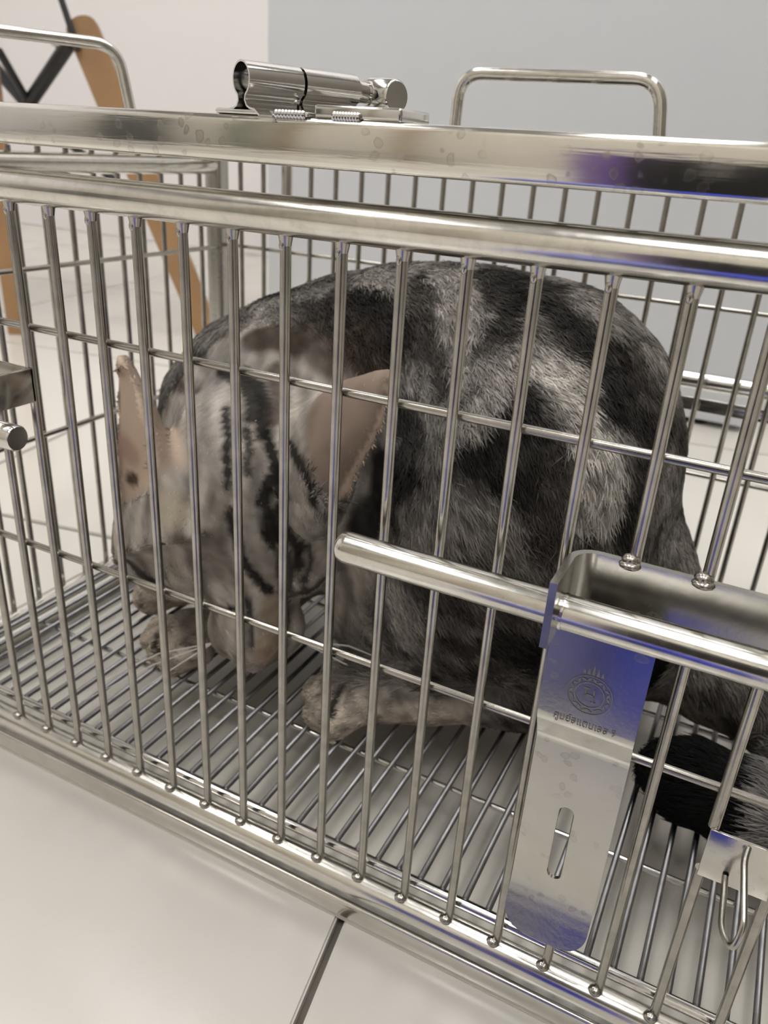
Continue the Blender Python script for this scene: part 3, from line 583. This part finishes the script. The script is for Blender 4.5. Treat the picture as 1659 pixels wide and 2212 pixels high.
def cat_sdf(P):
    # torso: arched back, chest, rump, neck
    d = ell(P, (5.2, 9.0, -5.6), (5.4, 3.3, 4.3), rotm((1, .05, .06), (0, 0, 1)))
    d = smin(d, ell(P, (8.2, 8.7, -6.4), (3.7, 3.7, 4.9)), .8)
    d = smin(d, ell(P, (6.3, 8.2, -8.4), (5.0, 3.1, 3.6)), 1.0)
    d = smin(d, ell(P, (-.5, 9.0, -6.5), (3.1, 2.8, 3.2)), 1.0)
    d = smin(d, ell(P, (2.0, 9.0, -5.4), (3.2, 2.7, 3.0)), 1.0)
    d = smin(d, ell(P, (-.9, 7.2, -6.8), (1.9, 1.8, 2.4)), .9)
    d = smin(d, ell(P, (0.0, 8.0, -9.2), (2.6, 2.4, 2.7)), 1.2)          # chest
    d = smin(d, ell(P, (8.3, 6.0, -7.3), (3.2, 2.1, 4.2), rotm((1, .1, -.35), (0, 0, 1))), .6)   # haunch
    d = smin(d, ell(P, (5.6, 6.0, -9.6), (1.8, 1.6, 2.4)), .5)             # near upper arm
    d = smin(d, ell(P, (11.0, 8.8, -9.6), (2.1, 2.5, 2.5)), 1.0)            # root of the tail
    # neck to head
    d = smin(d, cone(P, (1.2, 7.6, -5.3), tuple(H(-1.2, 0, -1.0)), 2.3, 2.2), 1.0)
    # hind foot
    d = smin(d, chain(P, [((9.6, 6.2, -10.6), 1.1), ((9.4, 6.0, -11.3), .85), ((7.4, 5.0, -11.45), .72), ((5.6, 4.1, -11.55), .75)], .4), .45)
    for k, (a, b) in enumerate((((5.5, 4.6, -11.5), (4.6, 4.7, -11.75)), ((5.4, 4.2, -11.5), (4.55, 4.0, -11.8)), ((5.6, 3.8, -11.6), (5.0, 3.35, -11.85)), ((5.9, 3.6, -11.6), (5.55, 3.15, -11.85)))):
        d = smin(d, cone(P, a, b, .45, .42), .12)
    # fore legs
    d = smin(d, chain(P, [((2.2, 6.6, -9.8), 1.0), ((1.4, 5.2, -11.4), .75), ((0.2, 4.1, -11.55), .68)], .4), .4)
    for a, b in (((.1, 4.3, -11.6), (-.95, 4.2, -11.85)), ((.1, 3.9, -11.6), (-.75, 3.7, -11.9)), ((.4, 3.7, -11.6), (-.15, 3.25, -11.9)), ((.9, 3.6, -11.6), (.45, 3.05, -11.9))):
        d = smin(d, cone(P, a, b, .42, .38), .12)
    d = smin(d, chain(P, [((-.6, 7.4, -9.5), 1.0), ((-1.8, 6.2, -11.4), .7), ((-2.2, 5.3, -11.7), .6)], .4), .4)
    # head
    h = ell(P, H(-.1, -.25, 0), (2.8, 2.65, 2.6), HM)
    h = smin(h, ell(P, H(1.1, 1.95, -.6), (1.6, 1.7, 1.7), HM), .7); h = smin(h, ell(P, H(.5, -2.0, -.5), (1.7, 1.6, 1.8), HM), .8)
    h = smin(h, ell(P, H(2.5, 0, .6), (1.9, .95, 1.1), HM), .5)                     # nose bridge
    h = smin(h, ell(P, H(3.35, .55, .1), (.85, .75, .75), HM), .25); h = smin(h, ell(P, H(3.35, -.55, .1), (.85, .75, .75), HM), .25)
    h = smin(h, ell(P, H(3.1, 0, -.8), (1.1, .8, .7), HM), .4)                           # chin
    h = smin(h, ell(P, H(3.95, 0, .62), (.32, .36, .28), HM), .15)
    for s_ in (1, -1):
        h = smin(h, ell(P, H(1.7, 1.3 * s_, 1.25), (.7, .66, .6), HM), .3)            # closed lids
    h = smin(h, earsdf(P, EARL[0], EARL[1], EARL[2]), .3)
    h = smin(h, earsdf(P, EARR[0], EARR[1], EARR[2]), .3)
    d = smin(d, h, .35)
    # tail: out to the right, round and back along the front
    d = smin(d, chain(P, [((11.5, 9.3, -10.4), 1.6), ((13.6, 9.0, -11.0), 1.15), ((15.8, 8.4, -11.4), .95), ((16.7, 7.0, -11.4), .9), ((16.3, 5.4, -11.4), .9), ((15.1, 4.95, -11.4), .95), ((13.8, 5.15, -11.42), .9), ((13.3, 5.35, -11.5), .65)], .4), .6)
    n = np.sin(P[..., 0] * 2.1 + 1) * np.sin(P[..., 1] * 2.3) * np.sin(P[..., 2] * 2.0 + .5)
    return d + .05 * n
def surface_nets(f, lo, hi, h):
    ax = [np.arange(lo[i], hi[i] + h, h) for i in range(3)]; n = [len(a) for a in ax]
    F = np.empty(n, np.float32); yz = np.stack(np.meshgrid(ax[1], ax[2], indexing='ij'), -1)
    for i0 in range(0, n[0], 16):
        xs = ax[0][i0:i0 + 16]; P = np.empty((len(xs), n[1], n[2], 3)); P[..., 0] = xs[:, None, None]; P[..., 1:] = yz[None]; F[i0:i0 + 16] = f(P)
    sgn = F < 0; idx = -np.ones([k - 1 for k in n], np.int64)
    c8 = [(a, b, c) for a in (0, 1) for b in (0, 1) for c in (0, 1)]
    sl = lambda A, o: A[o[0]:n[0] - 1 + o[0], o[1]:n[1] - 1 + o[1], o[2]:n[2] - 1 + o[2]]
    cnt = sum(sl(sgn, o).astype(np.int8) for o in c8); act = (cnt > 0) & (cnt < 8); idx[act] = np.arange(act.sum())
    acc = np.zeros((act.sum(), 3)); wt = np.zeros(act.sum())
    for i in range(8):
        for j in range(i + 1, 8):
            a, b = c8[i], c8[j]
            if sum(abs(p - q) for p, q in zip(a, b)) != 1: continue
            fa = sl(F, a)[act]; fb = sl(F, b)[act]; mk = (fa < 0) != (fb < 0); t = np.where(mk, fa / np.where(mk, fa - fb, 1), 0)
            p = np.array(a)[None] + t[:, None] * (np.array(b) - np.array(a))[None]; acc += p * mk[:, None]; wt += mk
    g = np.stack(np.nonzero(act), 1); verts = (g + acc / wt[:, None]) * h + np.array(lo)
    quads = []
    for d in range(3):
        e = [0, 0, 0]; e[d] = 1; u, v = [(1, 2), (2, 0), (0, 1)][d]
        A = sgn[tuple(slice(0, n[k] - e[k]) for k in range(3))]; B = sgn[tuple(slice(e[k], n[k]) for k in range(3))]
        I = np.stack(np.nonzero(A != B), 1); I = I[(I[:, u] > 0) & (I[:, v] > 0) & (I[:, u] < n[u] - 1) & (I[:, v] < n[v] - 1)]
        fl = A[tuple(I.T)]
        def at(du, dv): J = I.copy(); J[:, u] -= du; J[:, v] -= dv; return idx[tuple(J.T)]
        q = np.stack([at(1, 1), at(0, 1), at(0, 0), at(1, 0)], 1); q[~fl] = q[~fl][:, ::-1]; quads.append(q)
    return verts, np.concatenate(quads)
cv, cq = surface_nets(cat_sdf, (-6, 1.5, -12.7), (18.6, 13, 0.2), .125)
def grad(P):
    e = .06; f0 = cat_sdf(P); g = np.stack([cat_sdf(P + np.eye(3)[k] * e) - f0 for k in range(3)], -1); return g / (np.linalg.norm(g, axis=-1, keepdims=True) + 1e-9)
cn = grad(cv)

# coat: silver-grey ground, near-black classic tabby bands, tan muzzle and paws
def seg_dist(P, pts):
    d = np.full(len(P), 1e9); pts = np.array(pts, float)
    if len(pts) == 1: return np.linalg.norm(P - pts[0], axis=1)
    for a, b in zip(pts[:-1], pts[1:]):
        ab = b - a; t = np.clip(((P - a) @ ab) / max(ab.dot(ab), 1e-9), 0, 1); d = np.minimum(d, np.linalg.norm(P - (a + t[:, None] * ab), axis=1))
    return d
def vnoise(P, s, seed=0):
    r = np.random.RandomState(seed); out = 0
    for k in range(6):
        w_ = r.normal(size=3); w_ /= np.linalg.norm(w_); w2 = r.normal(size=3); w2 /= np.linalg.norm(w2)
        out = out + np.sin((P @ w_) * s * (1 + .35 * k) + 1.7 * np.sin((P @ w2) * s * .8 + k) + r.uniform(0, 6))
    return out / 6
def sst(a, b, x): t = np.clip((x - a) / (b - a), 0, 1); return t * t * (3 - 2 * t)

def coat(P, N):
    Pn = P + .10 * np.stack([vnoise(P, 7, 33), vnoise(P, 7, 35), vnoise(P, 7, 39)], -1) + .24 * np.stack([vnoise(P, 2.6, 3), vnoise(P, 2.6, 5), vnoise(P, 2.6, 9)], -1)
    mid = np.array((.128, .117, .106)); c = np.tile(mid, (len(P), 1))
    nz = vnoise(Pn, 1.5, 11) + .5 * vnoise(Pn, 3.4, 12)
    c = c * (1 + .9 * np.clip(nz, -.7, .9))[:, None]; fine = 1 + (.75 * vnoise(P, 12, 41) + .6 * vnoise(P, 6, 42)) * (1 - .6 * sst(4.3, 3.2, np.linalg.norm((P - HC) @ HM.T / np.array((1.2, 1.05, .95)), axis=1)))
    head = sst(4.3, 3.2, np.linalg.norm((P - HC) @ HM.T / np.array((1.2, 1.05, .95)), axis=1))
    c = c * (1 - head[:, None]) + head[:, None] * np.array((.36, .325, .285)) * (1 + .25 * nz[:, None])
    Q = (P - HC) @ HM.T; streak = np.sin(Q[:, 1] * 7.5 + 1.6 * np.sin(Q[:, 0] * 1.3 + 1) + 1.5 * vnoise(P, 1.2, 51)) + .7 * np.sin(Q[:, 1] * 13 + 2 * np.sin(Q[:, 0] * 1.9))
    c = c * (1 + .32 * np.clip(streak, -1.3, 1.3) * head * sst(-1.0, .4, Q[:, 2]))[:, None]
    # lower legs and paws tan-grey, belly grey
    pw = sst(-10.7, -11.5, P[:, 2]) * (P[:, 0] < 8.6) * sst(7.2, 6.0, P[:, 1]); c = c * (1 - pw[:, None]) + pw[:, None] * np.array((.46, .405, .335)) * (1 + .2 * nz[:, None])
    Ph = P + .25 * (Pn - P)
    for col, pts, wd, soft, amt in MARKS[:-7]:
        k = sst(wd + soft, wd, np.where(head > .5, seg_dist(Ph, pts), seg_dist(Pn, pts))) * amt; c = c * (1 - k[:, None]) + k[:, None] * np.array(col)
    c = c * np.clip(fine, .35, 1.7)[:, None]
    # tail: black tip, grey band
    tl = ((P[:, 1] < 7.4) & (P[:, 0] > 12)).astype(float); tb = sst(14.9, 15.2, P[:, 0]); tc = np.array((.006, .006, .006)) * (1 - tb[:, None]) + tb[:, None] * np.array((.22, .21, .20)) * (1 + .6 * nz[:, None])
    c = c * (1 - tl[:, None]) + tl[:, None] * tc
    # ears: brown outside, cream and pink inside
    for base, tip, o0 in (EARL, EARR):
        o = o0; ax = tip - base; L = np.linalg.norm(ax); ax = ax / L; q = P - base; t = (q @ ax) / L; o = o - ax * o.dot(ax); o /= np.linalg.norm(o)
        rad = np.linalg.norm(q - (q @ ax)[:, None] * ax, axis=1); near = sst(.28, .10, earsdf(P, base, tip, o0)) * sst(.05, .2, t)
        ins = sst(.0, .35, N @ o) if base[0] > 2 else sst(.25, -.3, N @ np.array((.89, .45, .06))); col = (1 - ins)[:, None] * np.array((.24, .185, .145)) * (1 + .35 * nz[:, None]) + ins[:, None] * np.array((.68, .54, .42))
        c = c * (1 - near[:, None]) + near[:, None] * col
    for col, pts, wd, soft, amt in MARKS[-7:]:
        k = sst(wd + soft, wd, seg_dist(P, pts)) * amt; c = c * (1 - k[:, None]) + k[:, None] * np.array(col)
    return np.clip(c, .004, .9)
cc = coat(cv, cn)
cat = empty('cat', V(6, 7, -12.35), 'grey and black tabby cat crouched with its head tucked down inside the cage', 'cat')
me = bpy.data.meshes.new('body'); wv = (cv + np.array((0, 0, ZF))) * S - np.array(cat.location)
me.from_pydata(wv.tolist(), [], cq.tolist()); me.update()
for p in me.polygons: p.use_smooth = True
ca = me.color_attributes.new('coat', 'FLOAT_COLOR', 'POINT'); ca.data.foreach_set('color', np.concatenate([cc, np.ones((len(cc), 1))], 1).astype(np.float32).ravel())
def fur_mat(name, gain, rough):
    m, t, b = new_mat(name); a = nd(t, 'ShaderNodeAttribute', attribute_name='coat'); mx = nd(t, 'ShaderNodeMix', data_type='RGBA', blend_type='MULTIPLY')
    mx.inputs[0].default_value = 1; mx.inputs[7].default_value = (gain, gain, gain, 1); t.links.new(a.outputs['Color'], mx.inputs[6]); t.links.new(mx.outputs[2], b.inputs['Base Color'])
    b.inputs['Roughness'].default_value = rough; b.inputs['Specular IOR Level'].default_value = .10; return m
body = link('body', me, fur_mat('cat_skin', .95, .75), cat)

# fur strands
def grow(count, seed=4):
    r = np.random.RandomState(seed)
    a = cv[cq[:, 0]]; b = cv[cq[:, 1]]; c = cv[cq[:, 2]]; d = cv[cq[:, 3]]
    area = np.linalg.norm(np.cross(c - a, d - b), axis=1) * .5
    hid = (area > 0) & ~((a[:, 1] > 9.5) & (cn[cq[:, 0]][:, 1] > .3))
    pr = area * hid; pr /= pr.sum(); f = r.choice(len(cq), count, p=pr); u = r.rand(count, 1); v = r.rand(count, 1)
    P = (a[f] * (1 - u) + b[f] * u) * (1 - v) + (d[f] * (1 - u) + c[f] * u) * v
    N = cn[cq[f, 0]]; col = coat(P, N)
    hd = sst(4.2, 3.4, np.linalg.norm((P - HC) @ HM.T / np.array((1.25, 1.1, 1.0)), axis=1))[:, None]
    flow = (1 - hd) * np.array((.55, -.1, -.75)) + hd * (-HM[0] + .25 * HM[2])
    low = (P[:, 2] < -10.4)[:, None]; flow = np.where(low & (P[:, :1] < 9), np.array((-.8, -.4, -.2)), flow)
    tl = ((P[:, 0] > 12.2) & (P[:, 1] < 7.6))[:, None]; flow = np.where(tl, np.array((-1, .1, -.1)), flow)
    flow = flow + .35 * np.stack([vnoise(P, 1.3, 21), vnoise(P, 1.3, 22), vnoise(P, 1.3, 23)], -1) + .22 * r.normal(size=P.shape)
    T = flow - N * (flow * N).sum(1, keepdims=True); T /= np.linalg.norm(T, axis=1, keepdims=True) + 1e-9
    ear = np.zeros(len(P))
    for base, tip, o in (EARL, EARR):
        ax = tip - base; L = np.linalg.norm(ax); q = P - base; t = (q @ ax) / L / L; rad = np.linalg.norm(q - t[:, None] * ax, axis=1); ear = np.maximum(ear, sst(.28, .10, earsdf(P, base, tip, o)) * sst(.05, .2, t))
    ln = .46 * (1 - .66 * hd[:, 0]); ln = np.where(P[:, 2] < -10.9, np.minimum(ln, .2), ln); ln = np.where(tl[:, 0], .5, ln); ln = np.where(ear > .4, .12, ln); ln *= r.uniform(.6, 1.15, len(P))
    K = 4; pts = np.empty((count, K, 3))
    for k in range(K):
        s_ = k / (K - 1); pts[:, k] = P - .03 * N + ln[:, None] * (T * (.92 * s_) + N * (.36 * s_ - .22 * s_ * s_))
    col = col * r.uniform(.78, 1.25, (count, 1)); return pts, np.clip(col, .003, .95)
NF = 160000
pts, fcol = grow(NF); K = pts.shape[1]
hc = bpy.data.hair_curves.new('fur'); hc.add_curves([K] * NF)
hc.points.foreach_set('position', (((pts + np.array((0, 0, ZF))) * S - np.array(cat.location)).astype(np.float32)).ravel())
ra = hc.attributes.new('radius', 'FLOAT', 'POINT') if 'radius' not in hc.attributes else hc.attributes['radius']
ra.data.foreach_set('value', np.tile(np.array((.017, .015, .010, .003)) * S, NF).astype(np.float32))
at = hc.attributes.new('coat', 'FLOAT_COLOR', 'CURVE'); at.data.foreach_set('color', np.concatenate([fcol, np.ones((NF, 1))], 1).astype(np.float32).ravel())
fur = link('fur', None) if False else bpy.data.objects.new('fur', hc); scene.collection.objects.link(fur); fur.parent = cat; hc.materials.append(fur_mat('cat_fur', 1.12, .65)); fur['kind'] = 'stuff'
# whiskers
for k, (l0, dl, dz) in enumerate([(1, 1.9, -.3), (1, 2.1, .1), (1, 1.7, .45), (-1, 1.9, -.3), (-1, 2.1, .1), (-1, 1.8, .4)]):
    a = H(3.7, 1.1 * l0, .35); b = a + (H(.5 + dz, l0 * dl, .5) - HC) * .7; c = a + (H(1.2 + dz, l0 * dl * 1.6, .4) - HC) * 1.0
    bm = bmesh.new(); tube(bm, [V(*a), V(*b), V(*c)], 0, 5, True, [.022 * S, .018 * S, .006 * S]); part('whisker', bm, plain('whisker', (.8, .78, .74)) if k == 0 else bpy.data.materials['whisker'], cat)


# ---------------------------------------------------------------- out-of-view things on the photographer's side, for reflections in the steel
def crate(name, label, a, b, mat, cat):
    a = Vector(a); b = Vector(b); o = empty(name, V((a.x + b.x) / 2, (a.y + b.y) / 2, a.z), label, cat)
    bm = bmesh.new(); box(bm, V(a.x + .2, a.y + .2, a.z), V(b.x - .2, b.y - .2, b.z - .6), .25 * S, 3); part('body', bm, mat, o)
    bm = bmesh.new(); box(bm, V(*(a + Vector((0, 0, b.z - a.z - .6)))), V(*b), .12 * S, 2); part('lid', bm, mat, o); return o
M_BLUE = plain('blue_plastic', (.03, .06, .72), (.035, .07, .78), .4)
crate('reflection_box', 'blue lidded box added out of view for blue reflections in the steel', (10.8, -17, -14), (14.2, -10.6, -9.2), M_BLUE, 'box')  # added box in place of blue clothing mirrored in the steel
crate('reflection_box', 'pale violet lidded box added out of view beside the blue one for reflections', (5.0, -20, -14), (10.6, -11.0, -8.6), plain('violet_plastic', (.22, .24, .60), None, .4), 'box')  # added box, gives the hasp plate its lavender reflection
crate('reflection_box', 'tall purple box added out of view for purple reflections in the rails', (5.7, -36, -14), (11.5, -27, 5.2), plain('purple_plastic', (.16, .08, .32), None, .4), 'box')  # added box in place of a purple garment mirrored in the rails
ph = empty('smartphone', V(12.8, -11.5, -6), 'black smartphone held upright in front of the cage, behind the viewpoint', 'phone')
bm = bmesh.new(); box(bm, V(9.95, -11.75, -6.2), V(15.4, -11.3, 2.7), .18 * S, 3); part('case', bm, M_RUB, ph)
bm = bmesh.new(); tube(bm, [V(12.3, -11.32, 1.6), V(12.3, -11.2, 1.6)], .35 * S, 20); tube(bm, [V(12.3, -11.32, .6), V(12.3, -11.2, .6)], .35 * S, 20); part('lens_ring', bm, M_SHINY, ph)
dk = empty('cabinet', V(-106, -103, -14), 'charcoal cabinet added out of view for a dark reflection in the rail', 'cabinet')  # added cabinet, mirrored as the dark patch at the rail's left
bm = bmesh.new(); box(bm, V(-113, -108, -14), V(-98.5, -100, 30), .3 * S); part('body', bm, plain('charcoal_laminate', (.06, .06, .065), None, .5), dk)
for x in (-109.3, -102.2):
    bm = bmesh.new(); box(bm, V(x - 3.3, -100.1, -12), V(x + 3.3, -99.4, 29), .2 * S); part('door', bm, plain('charcoal_door', (.075, .075, .08), None, .45), dk)
gc = empty('curtain', V(-73, -104, -14), 'pale green curtain added out of view for a greenish reflection in the rail', 'curtain')  # added curtain, there only to tint the rail's reflection green
bm = bmesh.new(); tube(bm, [V(-80, -103, 100), V(-64, -103, 100)], .5 * S, 10); part('rod', bm, M_SHINY, gc)
bm = bmesh.new(); f_ = [V(-76 + .25 * k, -103 + .5 * math.sin(k * 1.3), -13.5) for k in range(25)]; a_ = [bm.verts.new(p) for p in f_]; b_ = [bm.verts.new(p + Vector((0, 0, 113 * S))) for p in f_]
for k in range(24): bm.faces.new((a_[k], a_[k + 1], b_[k + 1], b_[k]))
bmesh.ops.solidify(bm, geom=bm.faces[:], thickness=.1 * S); part('cloth', bm, plain('green_cloth', (.36, .42, .33), None, .8), gc)
M_CASE = plain('brown_door_casing', (.24, .17, .09), (.30, .21, .12), .4, 15)
bm = bmesh.new(); box(bm, V(-63, -110, -14), V(-35, -108.5, 104)); dr = struct('added_door', bm, M_BEIGEW)  # added door, its casings mirror as brown bands in the lid rail
bm = bmesh.new(); box(bm, V(-66.5, -110, -14), V(-62, -107, 108)); box(bm, V(-39.5, -110, -14), V(-36, -107, 108)); box(bm, V(-66.5, -110, 104), V(-36, -107, 108)); struct('casing', bm, M_CASE, False, dr)
bm = bmesh.new(); tube(bm, arc_path([V(-42, -108.5, 42), V(-42, -106.5, 42), V(-46, -106.5, 42)], .8 * S), .5 * S, 12); struct('door_handle', bm, M_SHINY, True, dr)
